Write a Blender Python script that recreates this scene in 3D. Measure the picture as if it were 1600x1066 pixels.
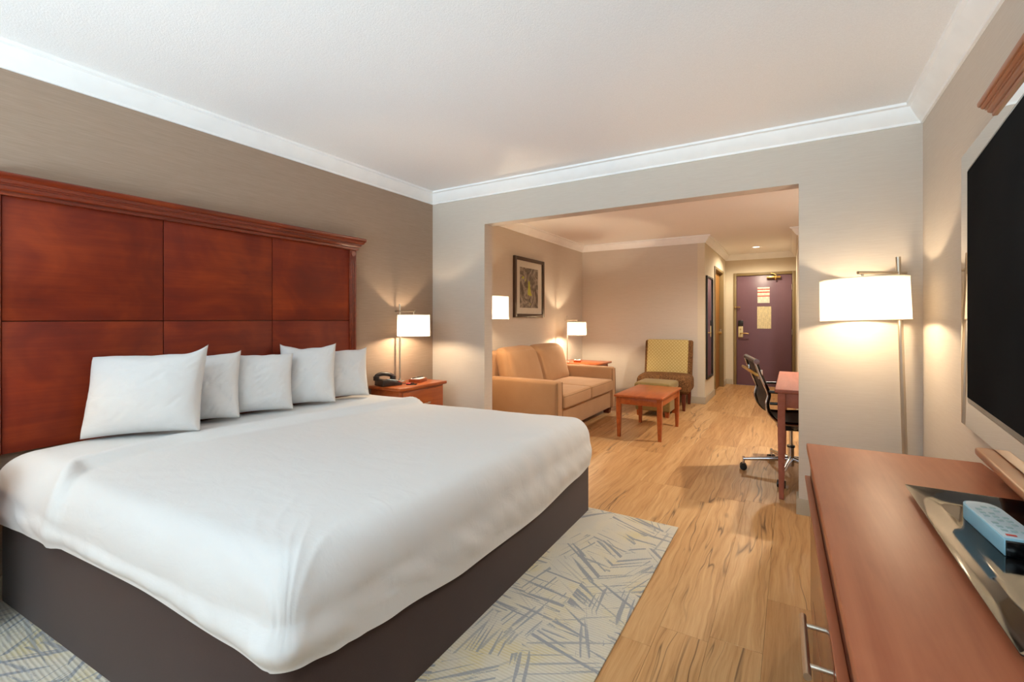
import bpy, bmesh, math, random
from mathutils import Vector, Matrix, noise
random.seed(7)
for o in list(bpy.data.objects): bpy.data.objects.remove(o)
SC = bpy.context.scene
COL = SC.collection
R = math.radians

# ------------------------------------------------------------------ camera, light, exposure
cam = bpy.data.cameras.new('camera'); camo = bpy.data.objects.new('camera', cam); COL.objects.link(camo)
camo.location = (0, 0, 1.225); camo.rotation_euler = (R(90), 0, R(28.57))
cam.sensor_width = 36; cam.lens = 685/1600*36
cam.shift_x = -65/1600; cam.shift_y = -34/1600
cam.clip_start = 0.02
SC.camera = camo
SC.view_settings.view_transform = 'Standard'; SC.view_settings.look = 'None'
SC.view_settings.exposure = 0.0; SC.view_settings.gamma = 1; SC.view_settings.use_curve_mapping = False
SC.cycles.diffuse_bounces = 6; SC.cycles.max_bounces = 12
SC.cycles.caustics_reflective = False; SC.cycles.caustics_refractive = False
SC.cycles.sample_clamp_indirect = 6

W = bpy.data.worlds.new('world'); SC.world = W; W.use_nodes = True
W.node_tree.nodes['Background'].inputs[0].default_value = (.80, .88, 1, 1)
W.node_tree.nodes['Background'].inputs[1].default_value = .35

def area_light(name, loc, rot, sx, sy, power, color):
    l = bpy.data.lights.new(name, 'AREA'); l.shape = 'RECTANGLE'; l.size = sx; l.size_y = sy
    l.energy = power; l.color = color
    o = bpy.data.objects.new(name, l); COL.objects.link(o); o.location = loc; o.rotation_euler = rot
    return o
# daylight through the wide window of the wall behind the camera
area_light('daylight', (-1.2, -3.45, 1.40), (R(90), 0, 0), 3.5, 1.9, 8, (.72, .90, 1))
# added fill lamp outside, standing in for terrace bounce, to brighten the ceiling
area_light('ceiling_fill', (-1.2, -6.6, -.90), (R(180), 0, 0), 8.0, 6.0, 7000, (.64, .86, 1))

BULB = (1.0, .78, .52)

# ------------------------------------------------------------------ helpers
def lin(r, g, b):
    f = lambda c: (c/255/12.92) if c/255 <= .04045 else ((c/255+.055)/1.055)**2.4
    return (f(r), f(g), f(b), 1)

def link(name, me, mat=None, parent=None, smooth=False):
    o = bpy.data.objects.new(name, me); COL.objects.link(o)
    if mat is not None and not me.materials: me.materials.append(mat)
    if parent is not None: o.parent = parent
    if smooth:
        for p in me.polygons: p.use_smooth = True
    return o

def tag(o, label=None, cat=None, group=None, kind=None):
    if label: o['label'] = label
    if cat: o['category'] = cat
    if group: o['group'] = group
    if kind: o['kind'] = kind
    return o

def thing(name, loc, label, cat, rz=0, group=None):
    o = bpy.data.objects.new(name, None); COL.objects.link(o)
    o.location = loc; o.rotation_euler = (0, 0, rz); o.empty_display_size = .05
    return tag(o, label, cat, group)

def copy_tree(o, parent=None):
    c = o.copy(); COL.objects.link(c); c.parent = parent
    for ch in o.children: copy_tree(ch, c)
    return c

def from_bm(name, bm, mat=None, parent=None, smooth=False):
    me = bpy.data.meshes.new(name); bmesh.ops.recalc_face_normals(bm, faces=bm.faces); bm.to_mesh(me); bm.free()
    return link(name, me, mat, parent, smooth)

def autosmooth(o, ang=35):
    me = o.data
    for p in me.polygons: p.use_smooth = True
    bm = bmesh.new(); bm.from_mesh(me)
    for e in bm.edges:
        e.smooth = not (len(e.link_faces) == 2 and e.calc_face_angle(0) > R(ang))
    bm.to_mesh(me); bm.free()
    return o

def bm_box(bm, a, b, bev=0, seg=2):
    r = bmesh.ops.create_cube(bm, size=1)
    vs = r['verts']
    for v in vs:
        v.co = Vector([(a[i]+b[i])/2 + v.co[i]*(b[i]-a[i]) for i in range(3)])
    if bev:
        es = list({e for v in vs for e in v.link_edges})
        bmesh.ops.bevel(bm, geom=es, offset=bev, segments=seg, affect='EDGES', profile=.5)

def box(name, a, b, mat, parent=None, bev=.003, seg=2):
    bm = bmesh.new(); bm_box(bm, a, b, bev, seg)
    o = from_bm(name, bm, mat, parent)
    return autosmooth(o, 50) if bev else o

def bm_cyl(bm, p0, p1, r0, r1=None, seg=20):
    r1 = r0 if r1 is None else r1
    p0, p1 = Vector(p0), Vector(p1); d = p1-p0
    m = Matrix.Translation((p0+p1)/2) @ d.to_track_quat('Z', 'Y').to_matrix().to_4x4()
    bmesh.ops.create_cone(bm, cap_ends=True, segments=seg, radius1=r0, radius2=r1, depth=d.length, matrix=m)

def cyl(name, p0, p1, r0, mat, parent=None, r1=None, seg=20):
    bm = bmesh.new(); bm_cyl(bm, p0, p1, r0, r1, seg)
    return autosmooth(from_bm(name, bm, mat, parent))

def tube(name, pts, r, mat, parent=None, seg=10, sub=6, flat=None, closed=False):
    """round (or flat oval) rod along a smoothed path"""
    P = [Vector(p) for p in pts]; Q = []
    n = len(P)
    rng = n if closed else n-1
    for i in range(rng):
        p0 = P[(i-1) % n] if (closed or i > 0) else P[0]; p1 = P[i]; p2 = P[(i+1) % n]
        p3 = P[(i+2) % n] if (closed or i+2 < n) else P[-1]
        for k in range(sub):
            t = k/sub
            Q.append(.5*((2*p1)+(p2-p0)*t+(2*p0-5*p1+4*p2-p3)*t*t+(3*p1-p0-3*p2+p3)*t**3))
    if not closed: Q.append(P[-1])
    bm = bmesh.new(); rings = []
    up = Vector((0, 0, 1)); m = len(Q)
    d0 = (Q[1]-Q[0]).normalized(); nrm = d0.orthogonal().normalized()
    for i, q in enumerate(Q):
        if closed: d = (Q[(i+1) % m]-Q[(i-1) % m]).normalized()
        else: d = (Q[min(i+1, m-1)]-Q[max(i-1, 0)]).normalized()
        nrm = (nrm - d*nrm.dot(d)).normalized(); bi = d.cross(nrm)
        ring = []
        for k in range(seg):
            a = 2*math.pi*k/seg
            off = nrm*math.cos(a)*r + bi*math.sin(a)*r
            ring.append(bm.verts.new(q+off))
        rings.append(ring)
    for i in range(len(rings)-(0 if closed else 1)):
        A, B = rings[i], rings[(i+1) % len(rings)]
        for k in range(seg): bm.faces.new((A[k], A[(k+1) % seg], B[(k+1) % seg], B[k]))
    if not closed: bm.faces.new(rings[0]); bm.faces.new(rings[-1])
    return autosmooth(from_bm(name, bm, mat, parent), 60)

def lathe(name, prof, mat, parent=None, seg=32, center=(0, 0), cap=True):
    bm = bmesh.new(); rings = []
    for r, z in prof:
        rings.append([bm.verts.new((center[0]+r*math.cos(2*math.pi*k/seg), center[1]+r*math.sin(2*math.pi*k/seg), z)) for k in range(seg)])
    for A, B in zip(rings, rings[1:]):
        for k in range(seg): bm.faces.new((A[k], A[(k+1) % seg], B[(k+1) % seg], B[k]))
    if cap: bm.faces.new(rings[0]); bm.faces.new(rings[-1])
    return autosmooth(from_bm(name, bm, mat, parent), 40)

def prism(name, pts, axis, a, b, mat, parent=None, bev=0):
    """2D polygon extruded along an axis ('x','y','z')"""
    def P(u, v, w): return {'x': (w, u, v), 'y': (u, w, v), 'z': (u, v, w)}[axis]
    bm = bmesh.new()
    A = [bm.verts.new(P(u, v, a)) for u, v in pts]; B = [bm.verts.new(P(u, v, b)) for u, v in pts]
    n = len(pts); bm.faces.new(A); bm.faces.new(B)
    for i in range(n): bm.faces.new((A[i], A[(i+1) % n], B[(i+1) % n], B[i]))
    if bev: bmesh.ops.bevel(bm, geom=list(bm.edges), offset=bev, segments=2, affect='EDGES', profile=.5)
    o = from_bm(name, bm, mat, parent)
    return autosmooth(o, 45) if bev else o

def sweep(name, path, prof, mat, parent=None, closed=False, ends=None):
    """profile (d outwards to the left of the path, z) swept along a mitred path in plan"""
    P = [Vector((x, y)) for x, y in path]; n = len(P); bm = bmesh.new(); rings = []
    for i in range(n):
        a = P[(i-1) % n] if (closed or i > 0) else None
        b = P[(i+1) % n] if (closed or i < n-1) else None
        d1 = (P[i]-a).normalized() if a is not None else (b-P[i]).normalized()
        d2 = (b-P[i]).normalized() if b is not None else d1
        n1 = Vector((-d1.y, d1.x)); n2 = Vector((-d2.y, d2.x))
        m = n1+n2; m = m/max(m.dot(n1), .2)
        rings.append([bm.verts.new((P[i].x+m.x*d, P[i].y+m.y*d, z)) for d, z in prof])
    k = len(prof)
    for i in range(n if closed else n-1):
        A, B = rings[i], rings[(i+1) % n]
        for j in range(k): bm.faces.new((A[j], A[(j+1) % k], B[(j+1) % k], B[j]))
    if not closed: bm.faces.new(rings[0]); bm.faces.new(rings[-1])
    return autosmooth(from_bm(name, bm, mat, parent), 30)

def rbox(name, c, s, r, mat, parent=None, n=8, puff=(0, 0, 0), fn=None, lumps=0, seed=0):
    """upholstered block: rounded box with faces that swell by puff"""
    h = [v/2 for v in s]; r = min([r]+[v*.999 for v in h])
    def coords(hh):
        c0 = [-hh, -hh+r*.12, -hh+r*.35, -hh+r*.65, -hh+r]
        mid = [(-hh+r)+(2*hh-2*r)*k/n for k in range(1, n)] if hh > r*1.01 else []
        return c0+mid+[-x for x in reversed(c0)]
    C3 = [coords(x) for x in h]; bm = bmesh.new(); cache = {}
    def vert(p):
        key = tuple(round(x, 6) for x in p)
        if key in cache: return cache[key]
        q = Vector([max(-h[i]+r, min(h[i]-r, p[i])) for i in range(3)]); d = Vector(p)-q
        w = q+d.normalized()*r if d.length > 1e-9 else Vector(p)
        u = [max(-1, min(1, p[i]/h[i])) for i in range(3)]
        f = [(1-u[i]**2) for i in range(3)]
        for i in range(3):
            j, k = (i+1) % 3, (i+2) % 3
            w[i] += puff[i]*u[i]*(f[j]*f[k])**.6
        if lumps: w += noise.noise_vector(Vector(w)*4+Vector((seed*3.1, seed, 0)))*lumps
        if fn: w = fn(w)
        cache[key] = bm.verts.new(w+Vector(c)); return cache[key]
    for ax in range(3):
        j, k = (ax+1) % 3, (ax+2) % 3
        for sg in (-1, 1):
            for a in range(len(C3[j])-1):
                for b in range(len(C3[k])-1):
                    q = []
                    for (aa, bb) in ((a, b), (a+1, b), (a+1, b+1), (a, b+1)):
                        p = [0, 0, 0]; p[ax] = sg*h[ax]; p[j] = C3[j][aa]; p[k] = C3[k][bb]; q.append(vert(p))
                    q = list(dict.fromkeys(q))
                    if len(q) > 2:
                        try: bm.faces.new(q)
                        except ValueError: pass
    return from_bm(name, bm, mat, parent, True)

# ------------------------------------------------------------------ materials
class M:
    def __init__(s, name):
        s.m = bpy.data.materials.new(name); s.m.use_nodes = True; s.t = s.m.node_tree
        s.b = s.t.nodes['Principled BSDF']; s.out = s.t.nodes['Material Output']
    def n(s, typ, ins=None, **at):
        nd = s.t.nodes.new(typ)
        for k, v in at.items(): setattr(nd, k, v)
        for k, v in (ins or {}).items():
            if isinstance(v, bpy.types.NodeSocket): s.t.links.new(v, nd.inputs[k])
            else: nd.inputs[k].default_value = v
        return nd
    def set(s, **kw):
        names = dict(col='Base Color', rough='Roughness', metal='Metallic', spec='Specular IOR Level', coat='Coat Weight', coat_r='Coat Roughness', sheen='Sheen Weight', norm='Normal', trans='Transmission Weight')
        for k, v in kw.items():
            i = s.b.inputs[names[k]]
            if isinstance(v, bpy.types.NodeSocket): s.t.links.new(v, i)
            else: i.default_value = v
        return s
    def obj(s, rnd=False):
        o = s.n('ShaderNodeTexCoord').outputs['Object']
        if rnd:
            i = s.n('ShaderNodeObjectInfo')
            m = s.n('ShaderNodeMath', {0: i.outputs['Random'], 1: 37.0}, operation='MULTIPLY')
            o = s.n('ShaderNodeVectorMath', {0: o, 1: m.outputs[0]}, operation='ADD').outputs[0]
        return o
    def map(s, vec, scale=(1, 1, 1), rot=(0, 0, 0), loc=(0, 0, 0)):
        return s.n('ShaderNodeMapping', {'Vector': vec, 'Scale': scale, 'Rotation': rot, 'Location': loc}).outputs[0]
    def noise(s, vec, scale, detail=3, rough=.5, dist=0):
        return s.n('ShaderNodeTexNoise', {'Vector': vec, 'Scale': scale, 'Detail': detail, 'Roughness': rough, 'Distortion': dist}).outputs['Fac']
    def ramp(s, fac, stops, interp='LINEAR'):
        r = s.n('ShaderNodeValToRGB', {'Fac': fac}); e = r.color_ramp; e.interpolation = interp
        while len(e.elements) < len(stops): e.elements.new(.5)
        for el, (p, c) in zip(e.elements, stops): el.position = p; el.color = c
        return r.outputs[0]
    def mix(s, fac, a, b, mode='MIX'):
        x = s.n('ShaderNodeMix', data_type='RGBA', blend_type=mode)
        for k, v in ((0, fac), (6, a), (7, b)):
            if isinstance(v, bpy.types.NodeSocket): s.t.links.new(v, x.inputs[k])
            else: x.inputs[k].default_value = v
        return x.outputs[2]
    def math(s, op, a, b=0.0, c=0.0):
        x = s.n('ShaderNodeMath', {0: a, 1: b, 2: c}, operation=op); return x.outputs[0]
    def bump(s, h, strength=.2, dist=.01):
        s.set(norm=s.n('ShaderNodeBump', {'Height': h, 'Strength': strength, 'Distance': dist}).outputs[0]); return s

G = lambda v: (v, v, v, 1)
def plain(name, col, rough=.5, metal=0, **kw):
    m = M(name); m.set(col=col, rough=rough, metal=metal, **kw)
    # faint mottling so that no surface is perfectly flat
    f = m.noise(m.obj(), 9, 2)
    m.set(col=m.mix(f, tuple(c*.94 for c in col[:3])+(1,), tuple(min(1, c*1.05) for c in col[:3])+(1,)))
    return m.m

def wallpaper(name, col, dark):
    m = M(name); v = m.obj()
    f1 = m.noise(m.map(v, (3, 3, 150)), 2.0, 3, .6)
    f2 = m.noise(m.map(v, (14, 14, 420)), 1.0, 2, .5)
    f = m.math('ADD', m.math('MULTIPLY', f1, .6), m.math('MULTIPLY', f2, .4))
    m.set(col=m.ramp(f, [(.3, dark), (.7, col)]), rough=.75, spec=.25)
    m.bump(f, .10, .003); return m.m

def wood(name, c1, c2, c3, axis=1, rough=.28, coat=.25, scale=1.0, blotch=.5, rnd=True):
    m = M(name); v = m.obj(rnd)
    s = [9*scale]*3; s[axis] = .9*scale
    g = m.noise(m.map(v, tuple(s)), 3.0, 5, .6, .5)
    s2 = [60*scale]*3; s2[axis] = 2.0*scale
    g2 = m.noise(m.map(v, tuple(s2)), 3.0, 2, .5)
    b = m.noise(v, 3.2, 3, .6, .8)
    f = m.math('ADD', m.math('MULTIPLY', g, .5*(1-blotch)+.25), m.math('ADD', m.math('MULTIPLY', b, .75*blotch), m.math('MULTIPLY', g2, .12)))
    m.set(col=m.ramp(f, [(.28, c1), (.5, c2), (.72, c3)]), rough=rough, coat=coat, coat_r=.18, spec=.3)
    m.bump(g2, .04, .002); return m.m

def fabric(name, c1, c2, scale=260, rough=.9, big=3.0, bump=.15):
    m = M(name); v = m.obj()
    w = m.noise(v, scale, 2, .6); b = m.noise(v, big, 3, .5)
    f = m.math('ADD', m.math('MULTIPLY', w, .6), m.math('MULTIPLY', b, .4))
    m.set(col=m.ramp(f, [(.32, c1), (.68, c2)]), rough=rough, spec=.2, sheen=.15)
    m.bump(w, bump, .002); return m.m

MAT = {}
MAT['wall'] = wallpaper('beige_wallpaper', lin(206, 196, 184), lin(196, 184, 171))
MAT['accent'] = wallpaper('taupe_wallpaper', lin(170, 148, 130), lin(152, 131, 113))
MAT['hallwall'] = wallpaper('cream_paint', lin(214, 203, 182), lin(208, 196, 174))
m = M('ceiling_paint'); f = m.noise(m.obj(), 160, 3, .6); m.set(col=m.ramp(f, [(.3, lin(238, 237, 236)), (.7, lin(246, 245, 244))]), rough=.9, spec=.2); m.bump(f, .25, .004); MAT['ceiling'] = m.m
MAT['white'] = plain('white_trim_paint', lin(244, 244, 243), .45)
MAT['baseboard'] = plain('taupe_vinyl_base', lin(172, 160, 140), .5)
MAT['cherry'] = wood('cherry_wood', lin(80, 19, 6), lin(110, 32, 9), lin(140, 52, 15), 1, .5, .0, .6, .85)
MAT['cherry_trim'] = wood('cherry_trim', lin(84, 26, 12), lin(116, 42, 18), lin(146, 64, 28), 1, .28, .35, 1, .3)
MAT['oakred'] = wood('warm_cherry_wood', lin(136, 60, 24), lin(164, 82, 36), lin(184, 102, 52), 1, .3, .25, 1, .3)
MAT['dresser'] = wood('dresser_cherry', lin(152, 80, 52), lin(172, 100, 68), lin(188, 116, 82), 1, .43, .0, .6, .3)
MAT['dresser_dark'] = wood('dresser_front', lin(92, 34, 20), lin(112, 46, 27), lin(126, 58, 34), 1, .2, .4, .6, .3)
MAT['orange_trim'] = wood('orange_trim_wood', lin(150, 84, 44), lin(164, 96, 52), lin(176, 108, 60), 1, .32, .2, .35, .2)
MAT['dresser_rail_shade'] = wood('dresser_rail_shade', lin(58, 16, 9), lin(72, 22, 13), lin(88, 30, 18), 1, .3, .2, .6, .3)  # darker copy of the cherry, shade below the dresser top put into its colour
MAT['desk'] = wood('desk_cherry', lin(140, 76, 58), lin(158, 92, 72), lin(170, 104, 82), 1, .5, .0, .8, .3)
MAT['foot'] = wood('dark_wood_foot', lin(70, 26, 14), lin(92, 38, 20), lin(108, 50, 28), 2, .35, .2)
MAT['sheet'] = None
m = M('white_cotton_sheet'); v = m.obj(); w = m.noise(v, 700, 2); f = m.noise(m.map(v, (2.5, 5, 4), (0, 0, .5)), 3.0, 4, .55, .6)
m.set(col=G(.68), rough=.85, spec=.2, sheen=.1); m.bump(m.math('ADD', m.math('MULTIPLY', w, .05), f), .22, .012); MAT['sheet'] = m.m
m = M('white_pillowcase'); v = m.obj(); f = m.noise(m.map(v, (3, 3, 5), (0, .6, 0)), 2.6, 4, .55, .9)
m.set(col=G(.70), rough=.85, spec=.2, sheen=.1); m.bump(f, .28, .015); MAT['pillow'] = m.m
MAT['bedbase'] = fabric('brown_bed_wrap', lin(54, 38, 35), lin(64, 47, 43), 500, .8, 2, .05)
MAT['sofa'] = fabric('tan_microfibre', lin(164, 122, 86), lin(178, 138, 100), 420, .85, 5, .06)
MAT['seam'] = fabric('tan_piping', lin(132, 96, 62), lin(150, 112, 74), 420, .9, 5)
m = M('brown_tweed'); v = m.obj(); f = m.noise(v, 85, 2, .7); m.set(col=m.ramp(f, [(.36, lin(62, 38, 20)), (.5, lin(104, 70, 42)), (.66, lin(140, 104, 66))]), rough=.9, spec=.15); m.bump(f, .2, .004); MAT['tweed'] = m.m
m = M('gold_diamond_weave'); v = m.obj()
a = m.n('ShaderNodeTexWave', {'Vector': m.map(v, (1, 1, 1), (0, R(45), 0)), 'Scale': 9.5, 'Distortion': .5}, wave_type='BANDS', bands_direction='X').outputs['Fac']
b = m.n('ShaderNodeTexWave', {'Vector': m.map(v, (1, 1, 1), (0, R(-45), 0)), 'Scale': 9.5, 'Distortion': .5}, wave_type='BANDS', bands_direction='X').outputs['Fac']
f = m.math('ADD', m.math('MULTIPLY', m.math('MAXIMUM', a, b), .7), m.math('MULTIPLY', m.noise(v, 120, 2), .3))
m.set(col=m.ramp(f, [(.45, lin(196, 176, 122)), (.85, lin(170, 146, 90))]), rough=.85, spec=.2); m.bump(f, .2, .004); MAT['goldweave'] = m.m
MAT['olive'] = fabric('olive_vinyl', lin(118, 96, 52), lin(134, 112, 64), 40, .5, 3, .05)
MAT['nickel'] = plain('brushed_nickel', lin(200, 190, 175), .3, 1)
MAT['chrome'] = plain('polished_chrome', lin(215, 216, 220), .12, 1)
MAT['brass'] = plain('brass', lin(200, 165, 100), .3, 1)
MAT['black'] = plain('black_plastic', lin(28, 27, 27), .35)
MAT['blackgloss'] = plain('black_gloss', lin(14, 14, 15), .08)
m = M('tv_screen'); d_ = m.n('ShaderNodeBsdfDiffuse', {'Color': m.ramp(m.noise(m.obj(), 3, 2), [(.3, lin(36, 36, 36)), (.7, lin(42, 42, 42))])}); m.t.links.new(d_.outputs[0], m.out.inputs[0]); MAT['screen'] = m.m
MAT['mesh'] = fabric('dark_mesh_sling', lin(66, 48, 30), lin(88, 66, 42), 600, .7, 4, .1)
MAT['phone'] = plain('dark_phone_plastic', lin(44, 36, 32), .35)
MAT['frame'] = plain('dark_brown_frame', lin(62, 40, 24), .4)
MAT['mat'] = plain('cream_mat_board', lin(214, 206, 192), .8)
MAT['doorpaint'] = plain('plum_door_paint', lin(112, 82, 94), .38)
MAT['doorframe'] = plain('olive_door_frame', lin(132, 112, 74), .5)
MAT['innerdoor'] = wood('honey_door_wood', lin(134, 88, 36), lin(150, 102, 46), lin(166, 118, 58), 2, .4, .1)
MAT['ivory'] = plain('ivory_plate', lin(222, 206, 160), .4)
MAT['redplastic'] = plain('red_plastic', lin(196, 44, 36), .4)
MAT['paperwhite'] = plain('white_paper', lin(236, 232, 222), .8)
MAT['remote_white'] = plain('pale_remote_face', lin(205, 220, 226), .5)
MAT['remote_blue'] = plain('pale_blue_remote_side', lin(150, 196, 214), .45)
MAT['remote_button'] = plain('grey_green_button', lin(160, 190, 192), .5)
m = M('mirror_glass'); m.set(col=G(.88), rough=.015, metal=1); f = m.noise(m.obj(), 3, 1); m.set(rough=m.math('MULTIPLY', f, .02)); MAT['mirror'] = m.m
m = M('bevelled_mirror_edge'); m.set(col=G(.8), rough=.08, metal=1); MAT['mirror_edge'] = m.m
# glass pane
m = M('window_glass'); g = m.n('ShaderNodeBsdfGlossy', {'Roughness': .02}); tr = m.n('ShaderNodeBsdfTransparent')
mx = m.n('ShaderNodeMixShader', {0: .05, 1: tr.outputs[0], 2: g.outputs[0]}); m.t.links.new(mx.outputs[0], m.out.inputs[0]); MAT['glass'] = m.m
# lamp shade cloth: diffuse + translucent
m = M('white_linen_shade'); w = m.noise(m.map(m.obj(), (1, 1, 6)), 160, 2)
c = m.ramp(w, [(.3, lin(244, 236, 220)), (.7, lin(252, 247, 236))])
df = m.n('ShaderNodeBsdfDiffuse', {'Color': c}); tl = m.n('ShaderNodeBsdfTranslucent', {'Color': c})
mx = m.n('ShaderNodeMixShader', {0: .48, 1: df.outputs[0], 2: tl.outputs[0]}); m.t.links.new(mx.outputs[0], m.out.inputs[0]); MAT['shade'] = m.m
m = M('lit_bulb'); e = m.n('ShaderNodeEmission', {'Color': (1, .8, .55, 1), 'Strength': 12}); m.t.links.new(e.outputs[0], m.out.inputs[0]); MAT['bulb'] = m.m
m = M('lit_diffuser'); e = m.n('ShaderNodeEmission', {'Color': (1, .9, .75, 1), 'Strength': 4}); m.t.links.new(e.outputs[0], m.out.inputs[0]); MAT['diffuser'] = m.m

# floor boards
m = M('oak_plank'); v = m.obj(True); inf = m.n('ShaderNodeObjectInfo').outputs['Random']
d = m.n('ShaderNodeVectorMath', {0: v, 1: m.n('ShaderNodeVectorMath', {0: m.n('ShaderNodeTexNoise', {'Vector': v, 'Scale': 2.2, 'Detail': 2}).outputs['Color'], 1: (.10, .10, 0)}, operation='MULTIPLY').outputs[0]}, operation='ADD').outputs[0]
grain = m.noise(m.map(d, (26, 1.1, 1)), 1.6, 6, .65, .6)
fine = m.noise(m.map(v, (190, 4, 1)), 1.5, 3, .6)
base = m.ramp(m.math('ADD', m.math('MULTIPLY', grain, .75), m.math('MULTIPLY', fine, .25)), [(.30, lin(154, 112, 70)), (.46, lin(190, 147, 100)), (.66, lin(208, 168, 122))])
tone = m.ramp(inf, [(0, lin(226, 214, 200)), (.5, lin(246, 240, 230)), (1, lin(255, 255, 252))])
base = m.mix(1.0, base, tone, 'MULTIPLY')
crk = m.noise(m.map(d, (6.5, .42, 1)), 1.4, 2, .55, .5)       # long dark splits
crm = m.ramp(m.math('ABSOLUTE', m.math('SUBTRACT', crk, .5)), [(0.0, G(1)), (.014, G(0))])
gate = m.ramp(m.noise(m.map(v, (3.2, 1.3, 1)), 1.1, 2), [(.48, G(0)), (.60, G(1))])
crack = m.math('MULTIPLY', m.math('MULTIPLY', crm, gate), .85)
vo = m.n('ShaderNodeTexVoronoi', {'Vector': m.map(d, (4.2, 1.5, 1)), 'Scale': 1.0, 'Randomness': 1.0})
knot = m.ramp(vo.outputs['Distance'], [(.0, G(1)), (.035, G(.85)), (.085, G(0))])
dk = m.math('MAXIMUM', crack, m.math('MULTIPLY', knot, .8))
m.set(col=m.mix(dk, base, lin(74, 46, 26)), rough=m.ramp(grain, [(.3, G(.44)), (.7, G(.34))]), spec=.35)
m.bump(m.math('ADD', m.math('MULTIPLY', fine, .4), grain), .06, .003); MAT['plank'] = m.m
MAT['subfloor'] = plain('subfloor', lin(96, 66, 40), .8)

# rug with hatched strokes
m = M('hatched_rug'); v = m.obj()
rib = m.n('ShaderNodeTexWave', {'Vector': v, 'Scale': 26, 'Distortion': .6, 'Detail': 1}, wave_type='BANDS', bands_direction='Y').outputs['Fac']
tuft = m.noise(v, 260, 2, .6)
def hatch(seed, cell, thr, sx, sy):
    vv = m.map(v, (1, 1, 1), (0, 0, seed), (seed*3.3, seed*1.7, 0))
    vo = m.n('ShaderNodeTexVoronoi', {'Vector': vv, 'Scale': cell, 'Randomness': 1.0}, voronoi_dimensions='2D')
    sp = m.n('ShaderNodeSeparateColor', {0: vo.outputs['Color']})
    ang = m.math('MULTIPLY', sp.outputs[0], 6.283)
    rt = m.n('ShaderNodeVectorRotate', {'Vector': vv, 'Angle': ang}, rotation_type='Z_AXIS').outputs[0]
    nz = m.math('ADD', m.noise(m.map(rt, (sx, sy, 1)), 1.0, 1, .5), m.math('MULTIPLY', m.math('SUBTRACT', tuft, .5), .16))
    return m.math('MULTIPLY', m.ramp(nz, [(thr, G(0)), (thr+.06, G(1))]), m.ramp(sp.outputs[1], [(.25, G(0)), (.3, G(1))]))
h1 = hatch(.6, 3.4, .56, 2.4, 42); h2 = hatch(2.1, 4.6, .58, 3.0, 56); h3 = hatch(4.0, 2.4, .62, 1.6, 60)
hh = m.math('MAXIMUM', m.math('MAXIMUM', h1, m.math('MULTIPLY', h2, .9)), m.math('MULTIPLY', h3, .8))
patch = m.noise(v, 3.5, 3, .6)
cream = m.ramp(patch, [(.38, lin(184, 180, 170)), (.52, lin(194, 186, 168)), (.66, lin(194, 180, 140))])
cream = m.mix(m.math('MULTIPLY', rib, .4), cream, lin(214, 208, 194))
blue = m.ramp(tuft, [(.3, lin(122, 126, 134)), (.7, lin(148, 151, 156))])
spk = m.math('MULTIPLY', hh, m.ramp(tuft, [(.3, G(.65)), (.55, G(1))]))
m.set(col=m.mix(spk, cream, blue), rough=.95, spec=.1); m.bump(m.math('ADD', rib, tuft), .35, .004); MAT['rug'] = m.m

# abstract print
m = M('abstract_print'); v = m.obj()
a = m.noise(v, 7, 3, .55, 1.5); b = m.noise(m.map(v, (1, 1.2, .8), (0, 0, 0), (4, 2, 1)), 5.5, 1, .4, .6)
grey = m.ramp(a, [(.36, lin(72, 60, 48)), (.5, lin(112, 100, 86)), (.58, lin(168, 156, 140)), (.66, lin(104, 90, 74))])
g = m.n('ShaderNodeSeparateXYZ', {0: v}); yy_ = m.math('ADD', g.outputs[1], m.math('MULTIPLY_ADD', g.outputs[2], .35, .045)); zz_ = m.math('SUBTRACT', g.outputs[2], .06)
blob = m.math('SUBTRACT', b, m.math('ADD', m.math('MULTIPLY', m.math('MULTIPLY', yy_, yy_), 9.0), m.math('MULTIPLY', m.math('MULTIPLY', zz_, zz_), 3.0)))
m.set(col=m.mix(m.ramp(blob, [(.455, G(0)), (.465, G(1))]), grey, lin(184, 186, 50)), rough=.6); MAT['print'] = m.m
def notice(name, bgc, reds):
    m = M(name); v = m.obj(); z = m.n('ShaderNodeSeparateXYZ', {0: v})
    ln = m.n('ShaderNodeTexWave', {'Vector': v, 'Scale': 12, 'Distortion': 0}, wave_type='BANDS', bands_direction='Z').outputs['Fac']
    tx = m.noise(m.map(v, (60, 1, 14)), 1, 2); txt = m.math('MULTIPLY', m.ramp(ln, [(.6, G(0)), (.75, G(1))]), m.ramp(tx, [(.45, G(0)), (.55, G(.55))]))
    c = m.mix(txt, bgc, lin(120, 112, 104))
    for zr in reds:
        d = m.math('ABSOLUTE', m.math('SUBTRACT', z.outputs[2], zr)); c = m.mix(m.ramp(d, [(.008, G(1)), (.010, G(0))]), c, lin(206, 70, 48))
    m.set(col=c, rough=.6); return m.m

# ------------------------------------------------------------------ room shell
XL, XR, YB, YB2, YF, YD, YN, H = -3.055, .646, 3.164, 3.279, 6.60, 8.87, -3.20, 2.43
HL, HR = -1.11, .06       # hall walls
S = lambda o: tag(o, kind='structure')
def quadmesh(name, boxes, mat):
    bm = bmesh.new()
    for a, b in boxes: bm_box(bm, a, b)
    return S(from_bm(name, bm, mat))
fl_ = box('floor', (XL-.1, YN-.1, -.06), (XR+.1, YD+.1, -.012), MAT['subfloor'], bev=0); S(fl_)
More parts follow.
